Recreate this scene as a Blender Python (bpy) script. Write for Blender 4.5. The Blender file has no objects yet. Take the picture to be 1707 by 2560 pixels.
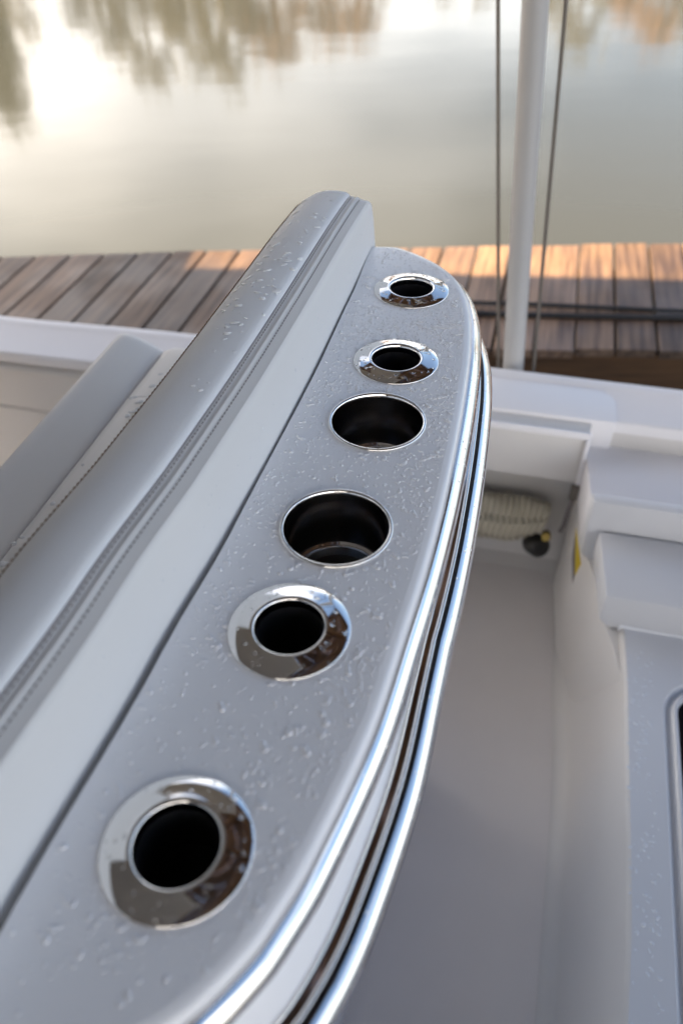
import bpy, math, random
from mathutils import Vector, Matrix, noise
random.seed(7)
R = math.radians
scene = bpy.context.scene
COL = scene.collection

# ------------------------------------------------------------------ camera, light, exposure
HC = 0.4817                                   # camera height over the counter top (counter top is z = 0)
cam_d = bpy.data.cameras.new('camera')
cam = bpy.data.objects.new('camera', cam_d)
COL.objects.link(cam)
cam_d.sensor_fit = 'VERTICAL'
cam_d.sensor_height = 36.0
cam_d.sensor_width = 24.0
cam_d.lens = 28.18
cam_d.clip_start = 0.02
cam_d.clip_end = 3000
cam.location = (0, 0, HC)
pit, rol = R(42.51), R(-1.18)
fw = Vector((0, math.cos(pit), -math.sin(pit)))
rt = Vector((1, 0, 0))
up = rt.cross(fw)
rr = math.cos(rol) * rt + math.sin(rol) * up
uu = -math.sin(rol) * rt + math.cos(rol) * up
cam.matrix_world = Matrix(((rr.x, uu.x, -fw.x, 0), (rr.y, uu.y, -fw.y, 0), (rr.z, uu.z, -fw.z, HC), (0, 0, 0, 1)))
cam_d.dof.use_dof = True
cam_d.dof.focus_distance = 0.88
cam_d.dof.aperture_fstop = 3.5
scene.camera = cam

SUN_EL, SUN_AZ = R(34), R(-106)               # azimuth from +y towards +x: the sun stands left and a little behind
world = bpy.data.worlds.new('World')
scene.world = world
world.use_nodes = True
wn, wl = world.node_tree.nodes, world.node_tree.links
wn.clear()
out = wn.new('ShaderNodeOutputWorld')
bg = wn.new('ShaderNodeBackground')
bg.inputs['Strength'].default_value = 0.05
sky = wn.new('ShaderNodeTexSky')
sky.sky_type = 'NISHITA'
sky.sun_disc = False
sky.sun_elevation = SUN_EL
sky.sun_rotation = SUN_AZ
sky.air_density = 1.0
sky.dust_density = 2.5
tc = wn.new('ShaderNodeTexCoord')
mp = wn.new('ShaderNodeMapping')
mp.inputs['Scale'].default_value = (1.0, 1.0, 2.6)
mp.inputs['Location'].default_value = (0.35, 0.1, 0.2)
nz = wn.new('ShaderNodeTexNoise')
nz.inputs['Scale'].default_value = 1.7
nz.inputs['Detail'].default_value = 3
nz.inputs['Roughness'].default_value = 0.5
cr = wn.new('ShaderNodeValToRGB')
cr.color_ramp.elements[0].position = 0.08
cr.color_ramp.elements[1].position = 0.46
# clouds grow brighter towards the sun
dotn = wn.new('ShaderNodeVectorMath'); dotn.operation = 'DOT_PRODUCT'
dotn.inputs[1].default_value = (math.sin(SUN_AZ) * math.cos(SUN_EL), math.cos(SUN_AZ) * math.cos(SUN_EL), math.sin(SUN_EL))
gl = wn.new('ShaderNodeMapRange')
gl.inputs['From Min'].default_value = -0.58
gl.inputs['From Max'].default_value = 0.16
gl.inputs['To Min'].default_value = 12.0
gl.inputs['To Max'].default_value = 18.5
cc = wn.new('ShaderNodeVectorMath'); cc.operation = 'SCALE'
tint = wn.new('ShaderNodeMix'); tint.data_type = 'RGBA'
tint.inputs['A'].default_value = (0.94, 0.97, 1.0, 1); tint.inputs['B'].default_value = (1.0, 0.93, 0.85, 1)
tf = wn.new('ShaderNodeMapRange'); tf.inputs['From Min'].default_value = -0.5; tf.inputs['From Max'].default_value = 0.2
wl.new(dotn.outputs['Value'], tf.inputs['Value']); wl.new(tf.outputs['Result'], tint.inputs['Factor'])
wl.new(tint.outputs['Result'], cc.inputs[0])
mix = wn.new('ShaderNodeMix'); mix.data_type = 'RGBA'
wl.new(tc.outputs['Generated'], mp.inputs['Vector'])
wl.new(mp.outputs['Vector'], nz.inputs['Vector'])
cov = wn.new('ShaderNodeMath'); cov.operation = 'MULTIPLY_ADD'      # more cloud on the sun's side
cov.inputs[1].default_value = 0.22
wl.new(dotn.outputs['Value'], cov.inputs[0]); wl.new(nz.outputs['Fac'], cov.inputs[2])
sepz = wn.new('ShaderNodeSeparateXYZ')
wl.new(tc.outputs['Generated'], sepz.inputs['Vector'])
thin = wn.new('ShaderNodeMath'); thin.operation = 'MULTIPLY_ADD'    # clouds lie low, the upper sky is clear
thin.inputs[1].default_value = -0.85
wl.new(sepz.outputs['Z'], thin.inputs[0]); wl.new(cov.outputs['Value'], thin.inputs[2])
wl.new(thin.outputs['Value'], cr.inputs['Fac'])
wl.new(tc.outputs['Generated'], dotn.inputs[0])
wl.new(dotn.outputs['Value'], gl.inputs['Value'])
wl.new(gl.outputs['Result'], cc.inputs['Scale'])
wl.new(cr.outputs['Color'], mix.inputs['Factor'])
wl.new(sky.outputs['Color'], mix.inputs['A'])
wl.new(cc.outputs['Vector'], mix.inputs['B'])
wl.new(mix.outputs['Result'], bg.inputs['Color'])
wl.new(bg.outputs['Background'], out.inputs['Surface'])

sun_d = bpy.data.lights.new('sun', 'SUN')
sun_d.energy = 5.0
sun_d.angle = R(0.5)
sun_d.color = (1.0, 0.74, 0.44)
sun = bpy.data.objects.new('sun', sun_d)
COL.objects.link(sun)
sv = Vector((math.sin(SUN_AZ) * math.cos(SUN_EL), math.cos(SUN_AZ) * math.cos(SUN_EL), math.sin(SUN_EL)))
sun.rotation_euler = sv.to_track_quat('Z', 'Y').to_euler()

scene.view_settings.view_transform = 'Standard'
scene.view_settings.look = 'None'
scene.view_settings.exposure = 2.58
scene.view_settings.gamma = 1.0
scene.view_settings.use_curve_mapping = False
scene.cycles.max_bounces = 10
scene.cycles.glossy_bounces = 6
scene.cycles.transmission_bounces = 6
scene.cycles.caustics_refractive = True
scene.cycles.use_denoising = True

# ------------------------------------------------------------------ helpers
BOAT_ROT = R(-15)
bc, bs = math.cos(R(15)), math.sin(R(15))
def B(u, v, z=0.0):                            # boat frame (u aft, v outboard) to world
    return Vector((u * bc + v * bs, -u * bs + v * bc, z))

def thing(name, label, cat, loc, rot=0.0, group=None):
    o = bpy.data.objects.new(name, None)
    COL.objects.link(o)
    o.location = loc
    o.rotation_euler = (0, 0, rot)
    o['label'] = label
    o['category'] = cat
    if group: o['group'] = group
    return o

class MB:
    def __init__(s): s.v = []; s.f = []
    def add(s, vs, fs):
        n = len(s.v); s.v += [tuple(p) for p in vs]; s.f += [tuple(i + n for i in f) for f in fs]
    def box(s, x0, x1, y0, y1, z0, z1):
        s.add([(x0,y0,z0),(x1,y0,z0),(x1,y1,z0),(x0,y1,z0),(x0,y0,z1),(x1,y0,z1),(x1,y1,z1),(x0,y1,z1)],
              [(0,3,2,1),(4,5,6,7),(0,1,5,4),(1,2,6,5),(2,3,7,6),(3,0,4,7)])
    def prism(s, poly, z0, z1):                # closed plan polygon, counter clockwise
        n = len(poly)
        s.add([(x,y,z0) for x,y in poly] + [(x,y,z1) for x,y in poly],
              [tuple(range(n-1,-1,-1)), tuple(range(n,2*n))] + [(i,(i+1)%n,n+(i+1)%n,n+i) for i in range(n)])
    def grid(s, rows, close_u=False, close_v=False):
        m, n = len(rows), len(rows[0])
        vs = [p for r in rows for p in r]
        fs = []
        for i in range(m - (0 if close_u else 1)):
            for j in range(n - (0 if close_v else 1)):
                fs.append((i*n+j, i*n+(j+1)%n, ((i+1)%m)*n+(j+1)%n, ((i+1)%m)*n+j))
        s.add(vs, fs)
    def tube(s, pts, r, seg=12, closed=False, cap=True):
        pts = [Vector(p) for p in pts]; rows = []
        n = len(pts); up0 = Vector((0,0,1))
        for i, p in enumerate(pts):
            a = pts[(i-1) % n] if (closed or i > 0) else p
            b = pts[(i+1) % n] if (closed or i < n-1) else p
            t = (b-a).normalized()
            ref = up0 if abs(t.z) < 0.9 else Vector((1,0,0))
            x = t.cross(ref).normalized(); y = x.cross(t)
            ri = r[i] if isinstance(r, (list, tuple)) else r
            rows.append([p + ri*(math.cos(k*2*math.pi/seg)*x + math.sin(k*2*math.pi/seg)*y) for k in range(seg)])
        k0 = len(s.v)
        s.grid(rows, closed, True)
        if cap and not closed:
            s.f.append(tuple(k0 + k for k in range(seg)))
            s.f.append(tuple(k0 + (n-1)*seg + k for k in range(seg-1,-1,-1)))
    def lathe(s, prof, seg=64, c=(0,0,0)):
        rows = [[(c[0]+r*math.cos(a*2*math.pi/seg), c[1]+r*math.sin(a*2*math.pi/seg), c[2]+z) for a in range(seg)] for r, z in prof]
        s.grid(rows, False, True)

def obj(name, mb, mat, parent=None, smooth=True, angle=35, bevel=0.0, kind=None, seg=2, loc=None):
    import bmesh
    me = bpy.data.meshes.new(name)
    me.from_pydata(mb.v, [], mb.f)
    bm = bmesh.new(); bm.from_mesh(me)
    bmesh.ops.recalc_face_normals(bm, faces=bm.faces)
    if bevel:
        es = [e for e in bm.edges if len(e.link_faces) == 2 and e.calc_face_angle(0) > R(30)]
        bmesh.ops.bevel(bm, geom=es, offset=bevel, segments=seg, affect='EDGES', profile=0.5, clamp_overlap=True)
    if smooth:
        for f in bm.faces: f.smooth = True
        for e in bm.edges:
            if len(e.link_faces) == 2 and e.calc_face_angle(0) > R(angle): e.smooth = False
    bm.to_mesh(me); bm.free()
    me.materials.append(mat)
    o = bpy.data.objects.new(name, me)
    COL.objects.link(o)
    if parent: o.parent = parent
    if loc: o.location = loc
    if kind: o['kind'] = kind
    return o

def smooth_curve(pts, n):
    """Catmull-Rom through 2-D points, n samples evenly spaced by length"""
    P = [Vector((*p, 0)) if len(p) == 2 else Vector(p) for p in pts]
    P = [2*P[0]-P[1]] + P + [2*P[-1]-P[-2]]
    raw = []
    for i in range(1, len(P)-2):
        for k in range(12):
            t = k/12
            a, b, c, d = P[i-1], P[i], P[i+1], P[i+2]
            raw.append(0.5*((2*b)+(c-a)*t+(2*a-5*b+4*c-d)*t*t+(3*b-a-3*c+d)*t**3))
    raw.append(P[-2])
    L = [0]
    for i in range(1, len(raw)): L.append(L[-1]+(raw[i]-raw[i-1]).length)
    res = []; j = 0
    for k in range(n):
        s = L[-1]*k/(n-1)
        while j < len(L)-2 and L[j+1] < s: j += 1
        t = (s-L[j])/max(1e-9, L[j+1]-L[j])
        res.append(raw[j].lerp(raw[j+1], min(1, max(0, t))))
    return res

def interp(x, xs, ys):
    if x <= xs[0]: return ys[0]
    for i in range(1, len(xs)):
        if x <= xs[i]:
            t = (x-xs[i-1])/(xs[i]-xs[i-1]); t = t*t*(3-2*t) if len(xs) > 3 else t
            return ys[i-1]+(ys[i]-ys[i-1])*t
    return ys[-1]

# ------------------------------------------------------------------ materials
def new_mat(name):
    m = bpy.data.materials.new(name); m.use_nodes = True
    return m, m.node_tree.nodes, m.node_tree.links, m.node_tree.nodes['Principled BSDF']

def simple(name, col, rough=0.5, metal=0.0, var=0.0, scale=8.0, bump=0.0, bscale=400.0, coat=0.0, spec=0.5, rvar=0.0):
    m, n, l, p = new_mat(name)
    p.inputs['Base Color'].default_value = (*col, 1)
    p.inputs['Roughness'].default_value = rough
    p.inputs['Metallic'].default_value = metal
    p.inputs['Specular IOR Level'].default_value = spec
    p.inputs['Coat Weight'].default_value = coat
    p.inputs['Coat Roughness'].default_value = 0.08
    tcn = n.new('ShaderNodeTexCoord')
    if var or rvar:
        t = n.new('ShaderNodeTexNoise'); t.inputs['Scale'].default_value = scale; t.inputs['Detail'].default_value = 6
        l.new(tcn.outputs['Object'], t.inputs['Vector'])
        if var:
            r = n.new('ShaderNodeMapRange')
            r.inputs['To Min'].default_value = 1-var; r.inputs['To Max'].default_value = 1+var
            l.new(t.outputs['Fac'], r.inputs['Value'])
            v = n.new('ShaderNodeVectorMath'); v.operation = 'SCALE'; v.inputs[0].default_value = col
            l.new(r.outputs['Result'], v.inputs['Scale']); l.new(v.outputs['Vector'], p.inputs['Base Color'])
        if rvar:
            r2 = n.new('ShaderNodeMapRange')
            r2.inputs['To Min'].default_value = rough-rvar; r2.inputs['To Max'].default_value = rough+rvar
            l.new(t.outputs['Fac'], r2.inputs['Value']); l.new(r2.outputs['Result'], p.inputs['Roughness'])
    if bump:
        t = n.new('ShaderNodeTexNoise'); t.inputs['Scale'].default_value = bscale; t.inputs['Detail'].default_value = 3
        b = n.new('ShaderNodeBump'); b.inputs['Strength'].default_value = bump; b.inputs['Distance'].default_value = 0.001
        l.new(tcn.outputs['Object'], t.inputs['Vector']); l.new(t.outputs['Fac'], b.inputs['Height']); l.new(b.outputs['Normal'], p.inputs['Normal'])
    return m

M = {}
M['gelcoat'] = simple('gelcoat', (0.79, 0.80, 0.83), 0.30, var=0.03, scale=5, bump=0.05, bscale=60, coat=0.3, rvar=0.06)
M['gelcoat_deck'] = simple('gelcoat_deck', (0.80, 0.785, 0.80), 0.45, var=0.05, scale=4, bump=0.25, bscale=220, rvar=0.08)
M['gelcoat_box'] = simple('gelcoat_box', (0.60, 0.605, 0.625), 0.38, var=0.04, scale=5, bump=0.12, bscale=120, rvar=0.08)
M['sole'] = simple('sole', (0.74, 0.705, 0.69), 0.5, var=0.10, scale=3.5, bump=0.35, bscale=300, rvar=0.1)
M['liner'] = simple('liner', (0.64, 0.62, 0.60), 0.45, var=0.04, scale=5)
M['vinyl'] = simple('vinyl', (0.68, 0.70, 0.73), 0.75, spec=0.3, var=0.04, scale=9, bump=0.3, bscale=900)
M['vinyl_panel'] = simple('vinyl_panel', (0.64, 0.645, 0.65), 0.6, var=0.02, scale=9, bump=0.12, bscale=900)
M['vinyl_seat'] = simple('vinyl_seat', (0.80, 0.79, 0.78), 0.6, var=0.03, scale=9, bump=0.15, bscale=700)
M['thread'] = simple('thread', (0.16, 0.14, 0.14), 0.8)
M['thread_brown'] = simple('thread_brown', (0.20, 0.11, 0.05), 0.8)
M['piping'] = simple('piping', (0.28, 0.26, 0.28), 0.6)
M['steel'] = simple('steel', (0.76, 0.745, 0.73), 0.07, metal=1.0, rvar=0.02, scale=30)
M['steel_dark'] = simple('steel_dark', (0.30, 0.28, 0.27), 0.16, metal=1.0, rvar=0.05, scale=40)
M['liner_black'] = simple('liner_black', (0.018, 0.018, 0.020), 0.28)
M['shadow_gap'] = simple('gasket', (0.03, 0.03, 0.032), 0.6)
M['white_paint'] = simple('white_paint', (0.42, 0.415, 0.41), 0.4, var=0.03)
M['wire'] = simple('wire', (0.16, 0.14, 0.12), 0.5, metal=0.4)
M['rubber'] = simple('rubber', (0.012, 0.011, 0.012), 0.5)
M['hose'] = simple('hose', (0.52, 0.48, 0.38), 0.6, var=0.08, scale=30)
M['brass'] = simple('brass', (0.36, 0.26, 0.07), 0.4, metal=0.6)
M['yellow'] = simple('yellow', (0.62, 0.44, 0.02), 0.5)
M['hardtop'] = simple('hardtop', (0.44, 0.42, 0.39), 0.5, var=0.03)
M['glass_dark'] = simple('hatch_glass', (0.008, 0.008, 0.010), 0.08)
M['bark'] = simple('bark', (0.10, 0.07, 0.05), 0.9, var=0.3, scale=6)

def wood_mat(name, base, dark, rough=0.5, wet=0.0, rot=0.0):
    m, n, l, p = new_mat(name)
    tcn = n.new('ShaderNodeTexCoord'); oi = n.new('ShaderNodeObjectInfo')
    mp_ = n.new('ShaderNodeMapping'); mp_.inputs['Scale'].default_value = (26, 1.6, 26)
    addv = n.new('ShaderNodeVectorMath'); addv.operation = 'ADD'
    sc_ = n.new('ShaderNodeVectorMath'); sc_.operation = 'SCALE'; sc_.inputs[0].default_value = (31, 57, 13)
    l.new(oi.outputs['Random'], sc_.inputs['Scale'])
    l.new(tcn.outputs['Object'], addv.inputs[0]); l.new(sc_.outputs['Vector'], addv.inputs[1])
    rm = n.new('ShaderNodeMapping'); rm.inputs['Rotation'].default_value = (0, 0, rot)
    l.new(addv.outputs['Vector'], rm.inputs['Vector']); l.new(rm.outputs['Vector'], mp_.inputs['Vector'])
    t = n.new('ShaderNodeTexNoise'); t.inputs['Scale'].default_value = 2.0; t.inputs['Detail'].default_value = 8
    l.new(mp_.outputs['Vector'], t.inputs['Vector'])
    r = n.new('ShaderNodeValToRGB'); r.color_ramp.elements[0].position = 0.32; r.color_ramp.elements[1].position = 0.68
    r.color_ramp.elements[0].color = (*dark, 1); r.color_ramp.elements[1].color = (*base, 1)
    l.new(t.outputs['Fac'], r.inputs['Fac'])
    mr = n.new('ShaderNodeMapRange'); mr.inputs['To Min'].default_value = 0.55; mr.inputs['To Max'].default_value = 1.3
    l.new(oi.outputs['Random'], mr.inputs['Value'])
    s2 = n.new('ShaderNodeVectorMath'); s2.operation = 'SCALE'
    l.new(r.outputs['Color'], s2.inputs[0]); l.new(mr.outputs['Result'], s2.inputs['Scale'])
    l.new(s2.outputs['Vector'], p.inputs['Base Color'])
    # wet patches are smoother
    w = n.new('ShaderNodeTexNoise'); w.inputs['Scale'].default_value = 3.0; w.inputs['Detail'].default_value = 3
    l.new(addv.outputs['Vector'], w.inputs['Vector'])
    wr = n.new('ShaderNodeMapRange'); wr.inputs['From Min'].default_value = 0.42; wr.inputs['From Max'].default_value = 0.6
    wr.inputs['To Min'].default_value = rough; wr.inputs['To Max'].default_value = max(0.12, rough-wet)
    l.new(w.outputs['Fac'], wr.inputs['Value']); l.new(wr.outputs['Result'], p.inputs['Roughness'])
    b = n.new('ShaderNodeBump'); b.inputs['Strength'].default_value = 0.2; b.inputs['Distance'].default_value = 0.002
    l.new(t.outputs['Fac'], b.inputs['Height']); l.new(b.outputs['Normal'], p.inputs['Normal'])
    return m
M['plank'] = wood_mat('dock_plank', (0.25, 0.160, 0.104), (0.085, 0.052, 0.035), 0.6, 0.22, R(14.3))
M['fascia'] = wood_mat('dock_fascia', (0.13, 0.065, 0.025), (0.07, 0.034, 0.013), 0.7, 0.0, R(90))
M['roof_wood'] = wood_mat('roof_board', (0.17, 0.10, 0.06), (0.09, 0.05, 0.03), 0.6)

# drops of water: clear refractive domes
m, n, l, p = new_mat('water_drop')
p.inputs['Base Color'].default_value = (1, 1, 1, 1); p.inputs['Roughness'].default_value = 0.0
p.inputs['IOR'].default_value = 1.33; p.inputs['Transmission Weight'].default_value = 1.0
M['drop'] = m
# thin drops lying on white gelcoat or vinyl: mostly clear, with a glossy skin
m, n, l, p = new_mat('water_film_drop')
p.inputs['Base Color'].default_value = (0.79, 0.80, 0.83, 1); p.inputs['Roughness'].default_value = 0.02
p.inputs['IOR'].default_value = 1.45; p.inputs['Specular IOR Level'].default_value = 0.6
M['drop_white'] = m
M['drop_vinyl'] = m.copy(); M['drop_vinyl'].name = 'water_on_vinyl'
M['drop_vinyl'].node_tree.nodes['Principled BSDF'].inputs['Base Color'].default_value = (0.67, 0.69, 0.72, 1)

# lake water
m, n, l, p = new_mat('lake_water')
p.inputs['Base Color'].default_value = (0.052, 0.056, 0.050, 1)
p.inputs['Roughness'].default_value = 0.075
p.inputs['IOR'].default_value = 1.37
tcn = n.new('ShaderNodeTexCoord')
mp_ = n.new('ShaderNodeMapping'); mp_.inputs['Scale'].default_value = (0.5, 0.9, 1)
t = n.new('ShaderNodeTexNoise'); t.inputs['Scale'].default_value = 0.9; t.inputs['Detail'].default_value = 3
b = n.new('ShaderNodeBump'); b.inputs['Strength'].default_value = 0.10; b.inputs['Distance'].default_value = 0.05
l.new(tcn.outputs['Object'], mp_.inputs['Vector']); l.new(mp_.outputs['Vector'], t.inputs['Vector'])
l.new(t.outputs['Fac'], b.inputs['Height']); l.new(b.outputs['Normal'], p.inputs['Normal'])
M['water'] = m

def leaf_mat(name, c0, c1):
    m, n, l, p = new_mat(name)
    tcn = n.new('ShaderNodeTexCoord')
    t = n.new('ShaderNodeTexNoise'); t.inputs['Scale'].default_value = 0.9; t.inputs['Detail'].default_value = 4
    r = n.new('ShaderNodeValToRGB'); r.color_ramp.elements[0].position = 0.35; r.color_ramp.elements[1].position = 0.65
    r.color_ramp.elements[0].color = (*c0, 1); r.color_ramp.elements[1].color = (*c1, 1)
    l.new(tcn.outputs['Object'], t.inputs['Vector']); l.new(t.outputs['Fac'], r.inputs['Fac']); l.new(r.outputs['Color'], p.inputs['Base Color'])
    p.inputs['Roughness'].default_value = 0.7
    return m
M['leaf_olive'] = leaf_mat('olive_leaves', (0.045, 0.042, 0.015), (0.12, 0.095, 0.034))
M['leaf_rust'] = leaf_mat('rust_leaves', (0.13, 0.06, 0.025), (0.22, 0.12, 0.05))
M['leaf_pine'] = leaf_mat('pine_needles', (0.02, 0.03, 0.012), (0.05, 0.06, 0.03))
M['earth'] = simple('earth', (0.12, 0.10, 0.06), 0.9, var=0.3, scale=0.4)

# ------------------------------------------------------------------ setting: water and far bank
WZ = -1.62
mb = MB(); mb.add([(-600,-600,WZ),(600,-600,WZ),(600,600,WZ),(-600,600,WZ)], [(0,1,2,3)])
o = obj('water', mb, M['water'], smooth=False); o['kind'] = 'structure'

rows = []
for i in range(61):
    x = -300 + i*10
    rows.append([(x, 62+2*math.sin(i*0.7), WZ-0.6), (x, 64+2*math.sin(i*0.7), WZ+0.5), (x, 75, WZ+1.2+0.4*math.sin(i)), (x, 140, WZ+3), (x, 420, WZ+5)])
mb = MB(); mb.grid(rows)
o = obj('far_bank', mb, M['earth']); o['kind'] = 'structure'

def crown_mesh(name, mat, h, kind, seed):
    rng = random.Random(seed); mb = MB()
    clumps = []
    if kind == 'pine':
        for i in range(34):
            z = h*(0.22+0.78*i/33); rad = (1-(i/33))*h*0.16+0.25
            for k in range(4):
                a = rng.uniform(0, 6.28); clumps.append((Vector((math.cos(a)*rad*rng.uniform(.3,1), math.sin(a)*rad*rng.uniform(.3,1), z)), 0.8))
    else:
        for i in range(46):
            a = rng.uniform(0, 6.28); t_ = rng.random()**0.7; z = h*(0.35+0.65*t_)
            rad = h*0.27*math.sin(min(1, (1.05-t_)*1.6)*1.57)*rng.uniform(.35,1)
            clumps.append((Vector((math.cos(a)*rad, math.sin(a)*rad, z)), rng.uniform(0.7,1.3)))
    for c, s_ in clumps:
        for k in range(22):
            p0 = c + Vector((rng.gauss(0,.55), rng.gauss(0,.55), rng.gauss(0,.5)))*s_
            d = Vector((rng.gauss(0,1), rng.gauss(0,1), rng.gauss(0,1))).normalized(); e = d.orthogonal().normalized()
            f = d.cross(e); q = rng.uniform(.14,.34)
            mb.add([p0+q*e, p0+q*0.6*f, p0-q*e, p0-q*0.6*f], [(0,1,2,3)])
    me_o = obj(name, mb, mat, smooth=False)
    return me_o
def trunk_mesh(h, seed):
    rng = random.Random(seed); mb = MB()
    mb.tube([(0,0,0),(0.1,0,h*.3),(0.0,.1,h*.6),(.1,0,h*.92)], [h*.022,h*.017,h*.011,h*.003], 8)
    for k in range(7):
        z = h*rng.uniform(.3,.75); a = rng.uniform(0,6.28); L = h*rng.uniform(.12,.22)
        mb.tube([(0,0,z),(math.cos(a)*L*.5, math.sin(a)*L*.5, z+L*.4),(math.cos(a)*L, math.sin(a)*L, z+L*.9)], [h*.008,h*.005,h*.002], 6)
    return mb
protos = {}
def tree(kind, x, y, h, rz):
    mat = {'pine': 'leaf_pine', 'olive': 'leaf_olive', 'rust': 'leaf_rust'}[kind]
    lab = {'pine': 'tall dark evergreen tree standing on the far bank beyond the water',
           'olive': 'broad olive green tree standing on the far bank beyond the water',
           'rust': 'rust brown autumn tree standing on the far bank beyond the water'}[kind]
    t_ = thing('pine_tree' if kind == 'pine' else 'broadleaf_tree', lab, 'tree', (x, y, WZ+0.5), rz, kind+' trees on the far bank')
    if kind not in protos:
        c = crown_mesh('crown', M[mat], 12, 'pine' if kind == 'pine' else 'leafy', len(protos)+3)
        k = obj('trunk', trunk_mesh(12, len(protos)+9), M['bark'])
        protos[kind] = (c, k); c2, k2 = c, k
    else:
        c2, k2 = protos[kind][0].copy(), protos[kind][1].copy(); COL.objects.link(c2); COL.objects.link(k2)
    c2.parent = t_; k2.parent = t_
    t_.scale = (h/12*random.uniform(.85,1.15), h/12*random.uniform(.85,1.15), h/12)
    return t_
for az, el, kind in [(-24,12,'olive'),(-20.4,15.0,'pine'),(-18.2,11.0,'olive'),(-15.3,10.5,'olive'),(-13.4,12,'olive'),(-11.4,13.6,'olive'),(-9.6,11.2,'olive'),
                     (-8.0,13.2,'olive'),(-6.6,13.9,'olive'),(-5.0,11.5,'rust'),(-3.4,12.9,'rust'),(-1.9,11.0,'rust'),(0,12.0,'rust'),(1.6,11.8,'rust'),
                     (3.6,9.6,'olive'),(6.7,9.8,'olive'),(9.2,9.8,'olive'),(13.2,10.6,'olive'),(15.0,12.1,'olive'),(17.6,10.4,'rust'),(19.6,11.6,'rust'),(22,11.5,'olive'),
                     (-29,10.5,'olive'),(-34,12,'rust'),(-40,11,'olive'),(27,11,'olive'),(33,12,'rust'),(39,11,'olive')]:
    d = random.uniform(64, 70)
    x, y = d*math.sin(R(az)), d*math.cos(R(az))
    h = math.hypot(x, y)*math.tan(R(el)) + (-HC*0 + 2*WZ - HC + 0) * -1 * -1 - 0.5 + 1.6
    tree(kind, x, y, h + 0.0, random.uniform(0, 6.28))

# ------------------------------------------------------------------ dock
DZ = -0.96
dock = thing('dock', 'weathered brown plank dock between the white gunwale and the water', 'dock', (0, 2.75, WZ))
SK = 0.255
def far_y(x): return 3.195 - 0.012*x - 0.018*min(0, x+0.3)**2*1.2
def near_y(x): return 2.375 - 0.06*(x-0.6)
pitch = 0.1405
plank_protos = []
for k in range(-22, 26):
    xf = 0.869 + k*pitch                       # seam position at the far edge
    gap = 0.009
    def edge(x0):
        yf = far_y(x0); yn = near_y(x0-0.8*SK)
        return (x0, yf), (x0-(yf-yn)*SK, yn)
    a0, a1 = edge(xf+gap/2); b0, b1 = edge(xf+pitch-gap/2)
    dz = random.uniform(-0.002, 0.002); jag = random.uniform(-0.006, 0.006)
    mb = MB(); cx, cy = (a0[0]+b1[0])/2, (a0[1]+b1[1])/2
    poly = [(a1[0]-cx, a1[1]-cy+jag), (b1[0]-cx, b1[1]-cy+jag), (b0[0]-cx, b0[1]-cy+jag), (a0[0]-cx, a0[1]-cy+jag)]
    mb.prism(poly, DZ-0.032+dz, DZ+dz)
    obj('plank', mb, M['plank'], dock, bevel=0.003, seg=1, loc=(cx, cy-2.75, -WZ))
mb = MB()
xs = [-3.2+i*0.8 for i in range(9)]
mb.grid([[(x, near_y(x)+0.028, DZ-0.033), (x, near_y(x)+0.028, DZ-0.28), (x, near_y(x)+0.068, DZ-0.28), (x, near_y(x)+0.068, DZ-0.033)] for x in xs], False, True)
obj('fascia_board', mb, M['fascia'], dock, smooth=False, loc=(0, -2.75, -WZ))
mb = MB()
mb.grid([[(x, near_y(x)+0.045, DZ-0.284), (x, near_y(x)+0.045, DZ-0.52), (x, near_y(x)+0.085, DZ-0.52), (x, near_y(x)+0.085, DZ-0.284)] for x in xs], False, True)
obj('fascia_board', mb, M['fascia'], dock, smooth=False, loc=(0, -2.75, -WZ))
for yy in (0.25, 0.62):
    mb = MB(); mb.grid([[(x, near_y(x)+yy, DZ-0.033), (x, near_y(x)+yy, DZ-0.2), (x, near_y(x)+yy+.05, DZ-0.2), (x, near_y(x)+yy+.05, DZ-0.033)] for x in xs], False, True)
    obj('joist', mb, M['fascia'], dock, smooth=False, loc=(0, -2.75, -WZ))
for px in (-2.3, 0.2, 2.6):
    mb = MB(); mb.tube([(px, 2.85, WZ-0.8), (px, 2.85, DZ-0.2)], 0.11, 14)
    obj('piling', mb, M['fascia'], dock, loc=(0, -2.75, -WZ))

def pxz(x, y, z):                              # photograph pixel (1707 wide) to a point at height z
    d = ((x-853.5)/2004)*rr - ((y-1280)/2004)*uu + fw
    return Vector((0,0,HC)) + d*((z-HC)/d.z)
hz = DZ+0.0095
for n_, (pts, rad, lab) in enumerate([
    ([pxz(1000,747,hz), pxz(1185,756,hz), pxz(1320,760,hz), pxz(1500,768,hz), pxz(1720,778,hz), pxz(2000,786,hz)], 0.0075, 'thin black strip lying along the planks on the water side'),  # thin black tube running beside the thicker hose
    ([pxz(1000,772,hz), pxz(1185,783,hz), pxz(1320,787,hz), pxz(1500,791,hz), pxz(1720,795,hz), pxz(2000,800,hz)], 0.0105, 'thicker black hose lying along the planks on the boat side')]):
    p3 = [Vector(p) for p in pts]; base = p3[0].copy()
    fine = smooth_curve([tuple(p-base) for p in p3], 60)
    mb = MB(); mb.tube(fine, rad, 8)
    o = obj('dark_strip' if n_ == 0 else 'dock_hose', mb, M['rubber'], loc=base)
    o['label'] = lab; o['category'] = 'hose' if n_ else 'rope'

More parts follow.
